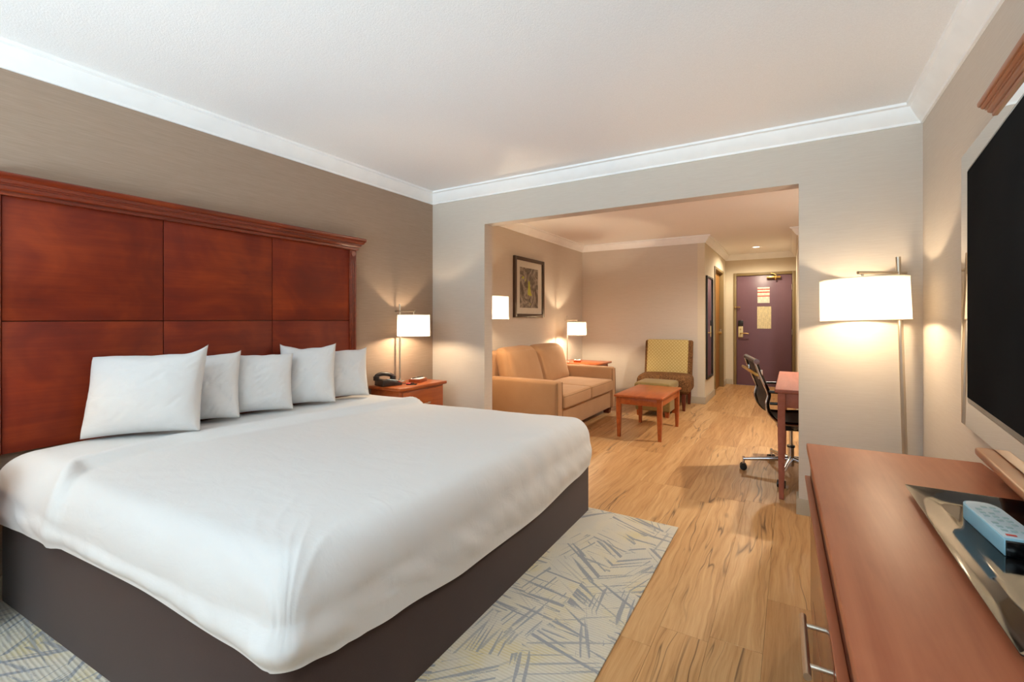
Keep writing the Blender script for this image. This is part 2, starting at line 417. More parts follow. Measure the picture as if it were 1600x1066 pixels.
# boards
pw, plen = .185, 1.45
bm = bmesh.new(); bm_box(bm, (0, 0, -.012), (pw-.0006, plen-.0006, 0), .0005, 1)
pme = bpy.data.meshes.new('plank'); bm.to_mesh(pme); bm.free(); pme.materials.append(MAT['plank'])
rr = random.Random(3); nrow = int((XR-XL)/pw)+1
for i in range(nrow):
    x = XL+i*pw; y = YN - rr.random()*plen
    while y < YD:
        hid = (y > YF and (x+pw < HL-.6 or x > HR)) 
        ln = plen; y0 = y
        if y0+ln > YN and not hid:
            if y0 < YN: ln -= (YN-y0); y0 = YN
            if y0+ln > YD: ln = YD-y0
            w = min(pw, XR-x)
            if ln > .02 and w > .01:
                p = link('plank', pme, None, fl_); p.location = (x, y0, -rr.random()*.0006); p.scale = (w/pw, ln/plen, 1)
        y += plen
S(box('ceiling', (XL-.1, YN-.1, H), (XR+.1, YD+.1, H+.08), MAT['ceiling'], bev=0))
quadmesh('wall_left', [((XL-.1, YN, 0), (XL, YB, H))], MAT['accent'])
quadmesh('wall_living_left', [((XL-.1, YB, 0), (XL, YF, H))], MAT['wall'])
quadmesh('wall_right', [((XR, YN, 0), (XR+.1, YF, H))], MAT['wall'])
OL, OR, OH = -2.43, .036, 2.08
quadmesh('wall_back', [((XL, YB, 0), (OL, YB2, H)), ((OR, YB, 0), (XR, YB2, H)), ((OL, YB, OH), (OR, YB2, H))], MAT['wall'])
quadmesh('wall_far', [((XL-.1, YF, 0), (HL-.10, YF+.1, H))], MAT['wall'])
D0, D1 = 7.52, 8.46
quadmesh('wall_hall_left', [((HL-.10, YF, 0), (HL, D0, H)), ((HL-.10, D1, 0), (HL, YD, H)), ((HL-.10, D0, 2.06), (HL, D1, H)), ((HL-.9, D0-.3, 0), (HL-.8, D1+.3, H))], MAT['hallwall'])
quadmesh('wall_hall_right', [((HR, YF, 0), (XR+.1, YD, H))], MAT['hallwall'])
quadmesh('wall_entry', [((HL-.9, YD, 0), (-.95, YD+.12, H)), ((.03, YD, 0), (XR, YD+.12, H)), ((-.95, YD, 2.05), (.03, YD+.12, H)), ((-1.0, YD+.10, 0), (.1, YD+.2, 2.1))], MAT['hallwall'])
# window wall behind the camera
WX0, WX1, WZ0, WZ1 = -2.95, .55, .06, 2.30
quadmesh('wall_near', [((XL, YN-.1, 0), (WX0, YN, H)), ((WX1, YN-.1, 0), (XR, YN, H)), ((WX0, YN-.1, 0), (WX1, YN, WZ0)), ((WX0, YN-.1, WZ1), (WX1, YN, H))], MAT['wall'])
win = tag(bpy.data.objects.new('window_1', None), kind='structure'); COL.objects.link(win); win.location = (0, YN-.06, 0)
for x in (WX0, -1.2, WX1-.05): box('mullion', (x, -.03, WZ0), (x+.05, .03, WZ1), MAT['white'], win)
for z in (WZ0, WZ1-.05): box('frame_rail', (WX0, -.03, z), (WX1, .03, z+.05), MAT['white'], win)
for x0, x1 in ((WX0+.05, -1.2), (-1.15, WX1-.05)): box('pane', (x0, -.004, WZ0+.05), (x1, .004, WZ1-.05), MAT['glass'], win, bev=0)

CR = [(0, H-.10), (.012, H-.10), (.016, H-.088), (.03, H-.076), (.05, H-.05), (.064, H-.03), (.07, H-.018), (.088, H-.014), (.09, H), (0, H)]
S(sweep('trim_1', [(XL, YN), (XR, YN), (XR, YB), (XL, YB)], CR, MAT['white'], closed=True))
S(sweep('trim_2', [(XL, YB2), (XR, YB2), (XR, YF), (HR, YF), (HR, YD), (HL, YD), (HL, YF), (XL, YF)], CR, MAT['white'], closed=True))
BB = [(0, 0), (.014, 0), (.014, .088), (.009, .098), (0, .098)]
S(sweep('baseboard_right', [(XR, YN), (XR, YB), (OR, YB), (OR, YB2), (XR, YB2), (XR, YF), (HR, YF), (HR, YD), (.045, YD)], BB, MAT['baseboard']))
S(sweep('baseboard_left', [(-.99, YD), (HL, YD), (HL, D1+.06)], BB, MAT['baseboard']))
S(sweep('baseboard_far', [(HL, D0-.06), (HL, YF), (XL, YF), (XL, YB2), (OL, YB2), (OL, YB), (XL, YB), (XL, YN)], BB, MAT['baseboard']))

# entry door
door = tag(bpy.data.objects.new('door_1', None), kind='structure'); COL.objects.link(door); door.location = (0, YD, 0)
box('door_slab', (-.918, .012, .001), (-.006, .056, 2.03), MAT['doorpaint'], door, bev=.002)
for a, b in (((-.975, -.012, 0), (-.922, .1, 2.085)), ((-.002, -.012, 0), (.05, .1, 2.085)), ((-.922, -.012, 2.034), (-.002, .1, 2.085))): box('door_frame', a, b, MAT['doorframe'], door, bev=.004)
lk = box('lock_plate', (-.888, -.008, .886), (-.808, .012, 1.098), MAT['ivory'], door, bev=.004)
box('card_reader', (-.890, -.022, 1.100), (-.806, .012, 1.205), MAT['black'], door, bev=.008)
cyl('lever_spindle', (-.848, -.05, .963), (-.848, 0, .963), .012, MAT['brass'], door)
tube('lever', [(-.848, -.05, .963), (-.80, -.054, .965), (-.75, -.052, .963), (-.705, -.046, .958)], .009, MAT['brass'], door)
cyl('thumb_turn', (-.85, -.018, 1.04), (-.85, -.008, 1.04), .013, MAT['brass'], door)
box('latch_bar', (-.955, -.035, 1.440), (-.85, -.020, 1.458), MAT['brass'], door, bev=.004)
cyl('latch_knob', (-.93, -.045, 1.449), (-.93, 0, 1.449), .016, MAT['brass'], door)
box('closer_body', (-.41, -.055, 1.965), (-.185, .012, 2.005), MAT['brass'], door, bev=.006)
tube('closer_arm', [(-.27, -.05, 1.965), (-.27, -.06, 1.94), (-.26, -.05, 2.02), (-.34, -.03, 2.06)], .009, MAT['brass'], door, sub=4)
for z in (.22, 1.0, 1.80): cyl('hinge', (-.004, -.018, z-.05), (-.004, -.018, z+.05), .009, MAT['nickel'], door)
def sheetpaper(name, x0, x1, z0, z1, mat, label):
    o = box(name, (x0-(x0+x1)/2, -.0015, -(z1-z0)/2), ((x1-x0)/2, .0015, (z1-z0)/2), mat, bev=0)
    o.location = ((x0+x1)/2, YD+.0100, (z0+z1)/2); return tag(o, label, 'notice')
sheetpaper('safety_notice', -.563, -.362, 1.523, 1.812, notice('red_lined_notice', lin(236, 230, 214), (.105, .052, -.018)), 'upper white paper with thin red lines fixed to the plum entry door')
sheetpaper('rate_notice', -.568, -.337, 1.053, 1.459, notice('cream_notice', lin(226, 212, 168), ()), 'lower cream paper of fine print on the plum entry door')

# bathroom doorway in the hall
bd = tag(bpy.data.objects.new('door_2', None), kind='structure'); COL.objects.link(bd); bd.location = (HL, 0, 0)
for a, b in (((-.11, D0-.05, 0), (.015, D0+.012, 2.09)), ((-.11, D1-.012, 0), (.015, D1+.05, 2.09)), ((-.11, D0+.012, 2.045), (.015, D1-.012, 2.09))): box('door_frame', a, b, MAT['doorframe'], bd, bev=.004)
box('door_slab', (-.095, D0+.018, .008), (-.055, D1-.018, 2.038), MAT['innerdoor'], bd, bev=.002)
cyl('door_knob', (-.055, D1-.09, .98), (-.005, D1-.09, .98), .024, MAT['brass'], bd, r1=.02)
box('strike_plate', (-.05, D1-.0135, .95), (-.02, D1-.0115, 1.05), MAT['nickel'], bd, bev=0)

# recessed ceiling lights
def downlight(loc, power, col, label):
    dl = thing('recessed_light', loc, label, 'ceiling light', 0, 'recessed ceiling lights')
    lathe('trim_ring', [(.055, -.004), (.085, -.006), (.09, 0), (.055, 0)], MAT['white'], dl, cap=False)
    lathe('diffuser', [(.054, -.003), (.001, -.004)], MAT['diffuser'], dl, cap=False)
    l = bpy.data.lights.new('downlight_bulb', 'SPOT'); l.energy = power; l.color = col; l.spot_size = R(165); l.spot_blend = .5; l.shadow_soft_size = .05
    o = bpy.data.objects.new('downlight_bulb', l); COL.objects.link(o); o.parent = dl; o.location = (0, 0, -.02)
downlight((-.53, 8.03, H), 95, (1, .87, .66), 'small round lit recessed light in the entry hall ceiling')
downlight((.36, 4.75, H), 270, (1, .93, .80), 'added small round recessed fill light in the ceiling above the writing desk')  # unseen light, added to brighten the far wall of the living area

# ------------------------------------------------------------------ headboard
HBX = XL+.042
hb = thing('headboard', (XL, 1.37, 0), 'tall cherry wood panelled headboard with stepped cornice on the taupe wall', 'headboard')
ys = [-.847, -.287, .283, .854]; ZM, ZT, Z0 = 1.216, 1.785, .635
box('backing_board', (.002, ys[0]-.05, Z0), (.026, ys[3]+.05, ZT+.02), MAT['frame'], hb, bev=0)
for a, b in zip(ys, ys[1:]):
    for z0, z1 in ((Z0, ZM), (ZM, ZT)):
        box('panel', (.026, a+.0018, z0+.0018), (.042, b-.0018, z1-.0018), MAT['cherry'], hb, bev=.002)
for sy in (-1, 1):
    y0 = ys[3]*sy if sy > 0 else ys[0]-.058
    y1 = y0+.058
    ps = box('pilaster', (.002, y0, Z0), (.050, y1, ZT), MAT['cherry_trim'], hb)
    for k in range(3):
        yy = y0+.0145+k*.0145
        cyl('reed', (.050, yy, Z0+.30), (.050, yy, ZT-.10), .0055, MAT['cherry_trim'], ps, seg=10)
    cyl('rosette', (.048, (y0+y1)/2, ZT-.05), (.056, (y0+y1)/2, ZT-.05), .019, MAT['cherry_trim'], ps)
cp = [(0, 1.765), (.007, 1.765), (.010, 1.769), (.010, 1.777), (.005, 1.778), (.005, 1.783), (.010, 1.784), (.018, 1.790), (.025, 1.800), (.025, 1.805), (.030, 1.806), (.030, 1.811), (.036, 1.813), (.042, 1.822), (.042, 1.828), (.047, 1.830), (.051, 1.840), (.051, 1.853), (.046, 1.858), (-.04, 1.858), (-.04, 1.765)]
yr, yl = ys[3]+.060, ys[0]-.060
sweep('cornice', [(.001, yr), (.050, yr), (.050, yl), (.001, yl)][::-1] if False else [(.050-.049, yr), (.050, yr), (.050, yl), (.001, yl)], [(d, z) for d, z in cp], MAT['cherry_trim'], hb)

# ------------------------------------------------------------------ bed
bed = thing('king_bed', (-2.0, 1.55, 0), 'wide bed made with plain white sheets on a dark brown wrapped base', 'bed')
PN0, PN1, PF1, PF0 = (-3.012, .508), (-1.085, .615), (-1.125, 2.60), (-3.012, 2.345)
BL, BW = 1.89, 1.95
def bedmap(x, y):      # local rectangle (head at x=0, near side at y=0) to the slightly skewed bed
    a, b = x/BL, y/BW
    p = [(1-a)*(1-b)*PN0[i]+a*(1-b)*PN1[i]+a*b*PF1[i]+(1-a)*b*PF0[i] for i in (0, 1)]
    return p[0]+2.0, p[1]-1.55
def perimeter():
    pts = []
    def seg(p, q, n):
        for k in range(n):
            t = k/n; t = .5-.5*math.cos(math.pi*t)*(.55+.45*abs(math.cos(math.pi*t))) if False else t
            # denser at both ends
            t = t + .10*math.sin(2*math.pi*t)*-1
            pts.append((p[0]+(q[0]-p[0])*t, p[1]+(q[1]-p[1])*t))
    c = [(-1, -1), (1, -1), (1, 1), (-1, 1)]
    for i in range(4): seg(c[i], c[(i+1) % 4], 130)
    return pts
PER = perimeter()
def hem(x, y):
    # height of the sheet's hem around the bed
    def lerp(t, tab):
        for (a, va), (b, vb) in zip(tab, tab[1:]):
            if t <= b: u = (t-a)/(b-a); u = max(0, min(1, u)); return va+(vb-va)*u*u*(3-2*u)
        return tab[-1][1]
    if y < .12 and x < BL-.05: return lerp(x, [(0, .372), (.5, .388), (1.2, .396), (BL-.2, .372), (BL, .350)])
    if x > BL-.12: return lerp(y, [(0, .350), (.06, .346), (.16, .325), (.35, .300), (.7, .262), (1.2, .250), (1.7, .285), (BW, .312)])
    return .31
def gnoise(x, y, z=0): return noise.noise(Vector((x, y, z)))
def ridge(x, y): return 1-abs(gnoise(x, y))*2
def build_sheet():
    bm = bmesh.new(); rings = []
    hx, hy = BL/2, BW/2; TOP = .612
    ringspec = []
    for k in range(56): ringspec.append(('top', .93-(.93-.10)*k/55))
    for k in range(1, 13): ringspec.append(('curve', k/12))
    for k in range(1, 19): ringspec.append(('side', k/18))
    for typ, q in ringspec:
        ring = []
        for (ux, uy) in PER:
            d = q if typ == 'top' else (.10*(1-math.sin(q*math.pi/2)) if typ == 'curve' else 0)
            ax, ay = hx-d, hy-d
            px, py = ux*ax, uy*ay
            rr_ = max(.015, (.075 if ux > -.9 else .04)-d*.6)
            qx = max(-ax+rr_, min(ax-rr_, px)); qy = max(-ay+rr_, min(ay-rr_, py))
            dx, dy = px-qx, py-qy; L = math.hypot(dx, dy)
            nx, ny = (dx/L, dy/L) if L > 1e-9 else (0, 0)
            if L > 1e-9: px, py = qx+nx*rr_, qy+ny*rr_
            X, Y = px+hx, py+hy
            # heights
            dist_foot = BL-X; edge = min(Y, BW-Y, dist_foot)
            z = TOP + .010*gnoise(X*1.4, Y*1.4, 3) - .012*math.exp(-edge/.18)
            z += .010*max(0, 1-X/1.0)
            # turned-down layer at the head
            tab = [(-.1, .70), (0, .64), (.12, .46), (.5, .40), (1.0, .46), (1.35, .54), (2.1, .64)]
            for (ya, fa), (yb, fb) in zip(tab, tab[1:]):
                if Y <= yb: fx = fa+(fb-fa)*(Y-ya)/(yb-ya); break
            fx += .025*gnoise(Y*3, 7)
            step = 1/(1+math.exp((X-fx)/.010))
            lift = .032*step + .014*math.exp(-((X-fx+.035)/.035)**2)
            # creases
            cr = 0
            dcx, dcy = X-BL, Y
            dc = math.hypot(dcx, dcy)
            th = math.atan2(dcy, -dcx)
            cr += .0052*(ridge(th*3.4+dc*1.5+gnoise(X*3, Y*3), dc*1.2)-.55)*math.exp(-(dc/.5)**2)*min(1, dc/.12)
            u_, v_ = X*.82+Y*.57, -X*.57+Y*.82
            cr += .0035*(ridge(u_*.9+4, v_*7)-.5)*math.exp(-edge/.35)
            cr += .004*(ridge(u_*1.2, v_*5+9)-.6)*max(0, 1-X/.9)
            cr += .0030*gnoise(u_*2.0, v_*9, 5)*max(0, 1-(BL-X)/.7)
            ho = 0
            hz = hem(X, Y)
            crv_z = .135
            if typ == 'top': zz = z+cr+lift
            elif typ == 'curve': zz = z+cr*(1-q)+lift*(1-q*.3)-crv_z*(1-math.cos(q*math.pi/2)); ho = cr*q*1.6+lift*.5*q
            else:
                z0 = z-crv_z+lift*.7; zz = z0+(hz-z0)*q
                bul = .012*math.sin(q*math.pi*.95)**2
                w1 = .008*gnoise(X*3+Y*3, zz*2.2, 11)+.006*(ridge((X+Y)*5+zz*6, zz*1.5)-.6)
                gath = .007*math.sin((X+Y)*70+3*gnoise(X*6, Y*6))*max(0, q-.55)*2*math.exp(-((Y-.22)/.12)**2)*max(0, min(1, (X-BL+.10)/.05))
                al = Y if X > BL-.09 else X
                w2 = .0060*(ridge(al*5.5+zz*7, zz*2.5+5)-.6)+.0035*(ridge(al*13+zz*11, zz*4+2)-.6)
                ho = bul+(w1+w2)*math.sin(q*math.pi*.93)+gath+lift*.5+cr*1.6*(1-q)
                # flat fold of the near side wrapped round the corner
                if Y < .5 and X > BL-.4: 
                    per = (Y if X > BL-.06 else -(BL-X))
                    edge_at = .035+.03*(1-q)
                    ho += .016/(1+math.exp((per-edge_at)/.006))*math.exp(-(min(0, per)/.25)**2)*math.sin(q*math.pi)
            if typ == 'side' and q > .5: ho = max(ho, .003)
            if nx < -.5: ho = 0
            X += nx*ho; Y += ny*ho
            wx, wy = bedmap(X, Y)
            ring.append(bm.verts.new((wx, wy, zz)))
        rings.append(ring)
    n = len(PER)
    for A, B in zip(rings, rings[1:]):
        for k in range(n): bm.faces.new((A[k], A[(k+1) % n], B[(k+1) % n], B[k]))
    c0 = bm.verts.new(sum((v.co for v in rings[0]), Vector())/n)
    for k in range(n): bm.faces.new((rings[0][(k+1) % n], rings[0][k], c0))
    return from_bm('sheet', bm, MAT['sheet'], bed, True)
sh = build_sheet(); tag(sh, 'smooth white sheet tucked over the mattress')
bm = bmesh.new()
ins = .016
cs = [(ins, ins), (BL-ins, ins), (BL-ins, BW-ins), (ins, BW-ins)]
lo = [bm.verts.new((*bedmap(*c), .0105)) for c in cs]; hi = [bm.verts.new((*bedmap(*c), .44)) for c in cs]
bm.faces.new(lo[::-1]); bm.faces.new(hi)
for i in range(4): bm.faces.new((lo[i], lo[(i+1) % 4], hi[(i+1) % 4], hi[i]))
ve = [e for e in bm.edges if abs(e.verts[0].co.z-e.verts[1].co.z) > .1]
ve = [e for e in ve if e.verts[0].co.x > 0]
bmesh.ops.bevel(bm, geom=ve, offset=.03, segments=5, affect='EDGES', profile=.5)
o = autosmooth(from_bm('base_wrap', bm, MAT['bedbase'], bed)); tag(o, 'dark brown fabric wrap around the bed base')

# rug under the bed
bm = bmesh.new(); bm_box(bm, (-1.215, -1.15, 0), (1.215, 1.15, .009), .003, 2)
rug = autosmooth(from_bm('area_rug', bm, MAT['rug'])); rug.location = (-1.80, 1.45, .0005)
tag(rug, 'ribbed cream and blue-grey hatched rug lying under the bed', 'rug')

# pillows
def pillow(bl, br, h, lean, t, seed, label, ear=(0, 0)):
    """stands on the bed with its lower edge from bl to br, leaning back by lean"""
    bl, br = Vector((bl[0]+.02, bl[1], .662)), Vector((br[0]+.02, br[1], .662))
    u = br-bl; w = u.length; u.normalize(); nb = Vector((-u.y, u.x, 0))   # towards the headboard
    ez = (nb*lean+Vector((0, 0, h))).normalized(); hh_ = math.hypot(h, lean); ey = ez.cross(u).normalized()
    bm = bmesh.new(); n = 44; V = {}
    for side in (1, -1):
        for i in range(n+1):
            for j in range(n+1):
                a, b = -1+2*i/n, -1+2*j/n
                a = math.sin(a*math.pi/2)*.35+a*.65; b = math.sin(b*math.pi/2)*.35+b*.65
                if side == -1 and (i in (0, n) or j in (0, n)): V[(side, i, j)] = V[(1, i, j)]; continue
                x = w/2*a*(1-.07*(1-b*b)**1.0); z = hh_/2*b*(1-.06*(1-a*a))
                if b > 0: z += b**3*(ear[0]*max(0, -a)**4+ear[1]*max(0, a)**4)
                z += .012*gnoise(a*2.2, seed*3.7)*max(0, b)**2
                th = ((1-a*a)*(1-b*b))
                y = side*t/2*(th**.36)
                k = th**.35
                y += side*k*(.010*gnoise(a*2+seed, b*2, 1)+.006*(ridge((a+b)*2.2+seed*2, (a-b)*5)-.55))
                sag = -.016*(1-b)*.5*(1-a*a)
                V[(side, i, j)] = bm.verts.new((x, y, z+hh_/2+sag*0))
    for side in (1, -1):
        for i in range(n):
            for j in range(n):
                q = [V[(side, i, j)], V[(side, i+1, j)], V[(side, i+1, j+1)], V[(side, i, j+1)]]
                bm.faces.new(q if side < 0 else q[::-1])
    o = from_bm('bed_pillow', bm, MAT['pillow'], None, True)
    m4 = Matrix((u, ey, ez)).transposed().to_4x4(); m4.translation = (bl+br)/2 + Vector((0, 0, .004))
    o.matrix_world = m4
    return tag(o, label, 'pillow', 'white bed pillows against the headboard')
pillow((-2.925, .735), (-2.63, 1.085), .385, .10, .21, 1, 'widest white pillow, at the end of the row farthest from the telephone', (-.01, .045))
pillow((-2.925, 1.065), (-2.775, 1.335), .36, .09, .17, 2, 'narrow-looking white pillow tucked behind the widest pillow', (.0, .02))
pillow((-2.925, 1.315), (-2.745, 1.62), .345, .09, .17, 3, 'middle of the five white pillows along the headboard', (0, .0))
pillow((-2.92, 1.625), (-2.725, 1.895), .375, .09, .17, 4, 'white pillow with peaked upper corners, second from the nightstand', (.02, .02))
pillow((-2.92, 1.865), (-2.755, 2.185), .34, .09, .17, 5, 'white pillow at the nightstand end of the row', (0, .012))

# ------------------------------------------------------------------ lamps
def drum_shade(parent, c, r, z0, z1):
    bm = bmesh.new(); seg = 48; rows = [(r*1.0, z0), (r*.985, z1)]
    rg = [[bm.verts.new((c[0]+q*math.cos(2*math.pi*k/seg), c[1]+q*math.sin(2*math.pi*k/seg), z)) for k in range(seg)] for q, z in rows]
    for k in range(seg): bm.faces.new((rg[0][k], rg[0][(k+1) % seg], rg[1][(k+1) % seg], rg[1][k]))
    s = from_bm('lamp_shade', bm, MAT['shade'], parent, True)
    for z, q in ((z0, r), (z1, r*.985)):
        tube('shade_hem', [(c[0]+q*math.cos(a*math.pi/8), c[1]+q*math.sin(a*math.pi/8), z) for a in range(16)], .0022, MAT['shade'], s, seg=6, sub=3, closed=True)
    for a in (0, 120, 240):
        cyl('spider_rod', (c[0], c[1], z1-.012), (c[0]+r*.98*math.cos(R(a)), c[1]+r*.98*math.sin(R(a)), z1-.004), .0015, MAT['nickel'], s, seg=6)
    return s
def bulb(parent, c, z, power, size=.022, col=None):
    b = lathe('bulb', [(.012, z+.05), (.014, z+.04), (.026, z+.01), (.028, z-.01), (.018, z-.03), (.002, z-.038)], MAT['bulb'], parent, seg=16, center=c)
    b.visible_shadow = True
    l = bpy.data.lights.new('bulb_light', 'POINT'); l.energy = power; l.color = col or BULB; l.shadow_soft_size = size
    o = bpy.data.objects.new('bulb_light', l); COL.objects.link(o); o.parent = parent; o.location = (c[0], c[1], z-.055)
def table_lamp(loc, off, power, label, group, col=None):
    t = thing('table_lamp', loc, label, 'lamp', 0, group)
    lathe('lamp_base', [(.001, 0), (.044, 0), (.046, .004), (.044, .010), (.012, .014), (.009, .03)], MAT['nickel'], t, cap=False)
    cyl('pole', (0, 0, .012), (0, 0, .675), .0075, MAT['nickel'], t)
    d = Vector(off).normalized()
    box_l = Vector(off).length
    cyl('arm', (-d.x*.045, -d.y*.045, .612), (d.x*(box_l+.012), d.y*(box_l+.012), .612), .006, MAT['nickel'], t)
    cyl('finial', (off[0], off[1], .575), (off[0], off[1], .606), .005, MAT['nickel'], t)
    cyl('socket', (off[0], off[1], .535), (off[0], off[1], .578), .014, MAT['nickel'], t)
    drum_shade(t, off, .135, .400, .580); bulb(t, off, .497, power, col=col)
    return t
def floor_lamp(loc, poff, boff, off, power, label, tilt, group):
    t = thing('floor_lamp', loc, label, 'lamp', 0, group)
    t.rotation_euler = (0, tilt, 0)
    lathe('lamp_base', [(.001, .002), (.105, .002), (.108, .008), (.104, .018), (.02, .022), (.013, .04)], MAT['nickel'], t, center=boff, cap=False)
    tube('pole', [(boff[0], boff[1], .02), (boff[0]*.5, boff[1]*.5, .28), (0, 0, .60), (0, 0, 1.0), (0, 0, 1.575)], .0125, MAT['nickel'], t, seg=16) if False else cyl('pole', (0, 0, .012), (0, 0, 1.575), .0125, MAT['nickel'], t)
    d = Vector(off).normalized(); L = Vector(off).length
    cyl('arm', (-d.x*.05, -d.y*.05, 1.487), (d.x*(L+.03), d.y*(L+.03), 1.487), .0085, MAT['nickel'], t)
    cyl('finial', (off[0], off[1], 1.44), (off[0], off[1], 1.482), .006, MAT['nickel'], t)
    cyl('socket', (off[0], off[1], 1.39), (off[0], off[1], 1.445), .016, MAT['nickel'], t)
    drum_shade(t, off, .207, 1.226, 1.450); bulb(t, off, 1.345, power, .03)
    return t
table_lamp((-3.004, 2.715, .682), (.144, .021), 14, 'slim nickel table lamp with lit white drum shade on the bedside nightstand', 'nickel table lamps')
table_lamp((-2.875, 5.695, .60), (.144, .021), 36, 'slim nickel table lamp with lit white drum shade on the end table past the sofa', 'nickel table lamps')
floor_lamp((.565, 3.085, 0), None, (-.035, -.035), (-.185, -.155), 14, 'nickel floor lamp with wide lit drum shade between opening and television wall', -R(1.6), 'nickel floor lamps')
floor_lamp((-2.87, 3.67, -.035+.035), None, (0, .0), (.195, -.13), 26, 'nickel floor lamp half hidden behind the wall beside the sofa', 0, 'nickel floor lamps')

# ------------------------------------------------------------------ nightstand and what stands on it
ns = thing('nightstand', (-2.865, 2.70, .0098), 'cherry wood nightstand with drawers between bed and back wall', 'nightstand')
bm = bmesh.new(); bm_box(bm, (-.187, -.27, .645), (.175, .265, .671), .006, 3); autosmooth(from_bm('top', bm, MAT['oakred'], ns))
box('body', (-.187, -.245, .06), (.150, .240, .645), MAT['oakred'], ns)
for z0, z1 in ((.40, .63), (.09, .385)):
    dr = box('drawer', (.150, -.225, z0), (.164, .220, z1), MAT['oakred'], ns)
    tube('handle', [(.164, -.05, (z0+z1)/2+.0), (.186, -.045, (z0+z1)/2), (.186, .045, (z0+z1)/2), (.164, .05, (z0+z1)/2)], .005, MAT['nickel'], dr, sub=4)
for sx in (-.170, .125):
    for sy in (-.235, .2): box('foot', (sx, sy, 0), (sx+.03, sy+.03, .06), MAT['oakred'], ns)
ns2 = copy_tree(ns); ns2.location = (-2.865, .155, .0098); tag(ns2, 'cherry wood nightstand on the window side of the bed', 'nightstand')
table_lamp((-3.004, .16, .682), (.144, .021), 5, 'slim nickel table lamp on the nightstand at the window side of the bed', 'nickel table lamps')
# telephone
ph = thing('desk_phone', (-2.93, 2.525, .681), 'dark corded desk telephone with handset on the bedside nightstand', 'telephone', R(-14))
prism('phone_body', [(-.08, 0), (.085, 0), (.085, .018), (-.045, .055), (-.08, .055)], 'x', -.075, .075, MAT['phone'], ph, .004)
hs = tube('handset', [(-.045, -.085, .062), (-.045, -.07, .083), (-.045, -.03, .092), (-.045, .03, .082), (-.045, .06, .066), (-.045, .075, .045)], .017, MAT['phone'], ph, seg=12)
for y, z in ((-.078, .056), (.064, .046)): cyl('ear_cup', (-.045, y, z-.012), (-.045, y, z+.02), .024, MAT['phone'], hs)
kp = box('keypad', (-.005, -.03, .040), (.062, .055, .046), MAT['black'], ph, bev=.001); kp.rotation_euler = (R(-12), 0, 0)
for i in range(3):
    for j in range(4): box('key', (.002+i*.02, -.022+j*.019, .046), (.015+i*.02, -.009+j*.019, .050), MAT['remote_white'], kp, bev=.001)
box('message_lamp', (.03, .060, .018), (.06, .078, .032), MAT['redplastic'], ph, bev=.003)
coil = [(-.03+.006*math.cos(k*1.9)+.0035*k, .075+.01*math.sin(k*.23)+.0022*k, .008+.006*math.sin(k*1.9)) for k in range(44)]
tube('coiled_cord', coil, .0022, MAT['phone'], ph, seg=6, sub=3)
# memo box
mb = thing('memo_box', (-2.86, 2.785, .681), 'small orange wooden memo box holding paper slips and a pen', 'memo box', R(20))
for a, b in (((-.05, -.07, 0), (.05, .07, .006)), ((-.05, -.07, .006), (-.044, .07, .030)), ((.044, -.07, .006), (.05, .07, .030)), ((-.044, -.07, .006), (.044, -.064, .030)), ((-.044, .064, .006), (.044, .07, .030))): box('box_side', a, b, MAT['oakred'], mb, bev=.001)
box('paper_slips', (-.042, -.05, .006), (.042, .05, .034), MAT['paperwhite'], mb, bev=.001)
cyl('pen', (-.02, -.06, .038), (.015, .06, .038), .004, MAT['black'], mb, seg=10)
rc = thing('key_card', (-2.78, 2.64, .681), 'little dark card and red tag lying in front of the telephone', 'card', R(35))
box('card', (-.04, -.028, 0), (.04, .028, .005), MAT['blackgloss'], rc, bev=.0015)
box('red_tag', (-.045, -.02, .005), (-.012, .02, .014), MAT['redplastic'], rc, bev=.003)

# ------------------------------------------------------------------ living area
# picture
pc = thing('framed_print', (XL, 4.921, 1.636), 'framed grey and lime abstract print with cream mat above the sofa', 'picture')
fw, fh = .373, .386
for a, b in (((.001, -fw, -fh), (.03, -fw+.052, fh)), ((.001, fw-.052, -fh), (.03, fw, fh)), ((.001, -fw+.052, fh-.045), (.03, fw-.052, fh)), ((.001, -fw+.052, -fh), (.03, fw-.052, -fh+.045))): box('frame_side', a, b, MAT['frame'], pc, bev=.003)
box('mat_board', (.001, -fw+.05, -fh+.043), (.014, fw-.05, fh-.043), MAT['mat'], pc, bev=0)
box('print', (.014, -.235, -.262), (.0155, .215, .258), MAT['print'], pc, bev=0)
box('glazing', (.018, -fw+.05, -fh+.043), (.0195, fw-.05, fh-.043), MAT['glass'], pc, bev=0)

# sofa (front towards +x)
sf = thing('loveseat', (-2.50, 4.66, 0), 'tan upholstered two-seat sofa with square arms against the living area wall', 'sofa')
rbox('frame', (.0, 0, .20), (.84, 1.60, .26), .03, MAT['sofa'], sf, 6)
for s_ in (-1, 1): 
    a = rbox('arm', (.0, s_*.757, .335), (.90, .125, .53), .035, MAT['sofa'], sf, 8, (.004, .006, .004))
    for yy in (-.06, .06):
        tube('piping', [(.446, s_*.757+yy*.93, .09), (.449, s_*.757+yy*.95, .35), (.446, s_*.757+yy*.85, .585)], .004, MAT['seam'], a, seg=6, sub=3)
rbox('back_frame', (-.455, 0, .475), (.15, 1.63, .79), .05, MAT['sofa'], sf, 6)
def tilt_back(w): return Vector((w.x-(w.z)*.30, w.y, w.z))
for s_ in (-1, 1):
    rbox('back_cushion', (-.295, s_*.347, .655), (.19, .688, .47), .075, MAT['sofa'], sf, 10, (.035, .01, .02), tilt_back, .008, 3+s_)
    c = rbox('seat_cushion', (.105, s_*.347, .375), (.72, .690, .145), .03, MAT['sofa'], sf, 10, (.008, .0, .018), None, .004, s_)
    for zz in (.318, .432):
        tube('piping', [(.462, s_*.347-.335, zz), (.466, s_*.347, zz), (.462, s_*.347+.335, zz)], .0045, MAT['seam'], c, seg=6, sub=4)
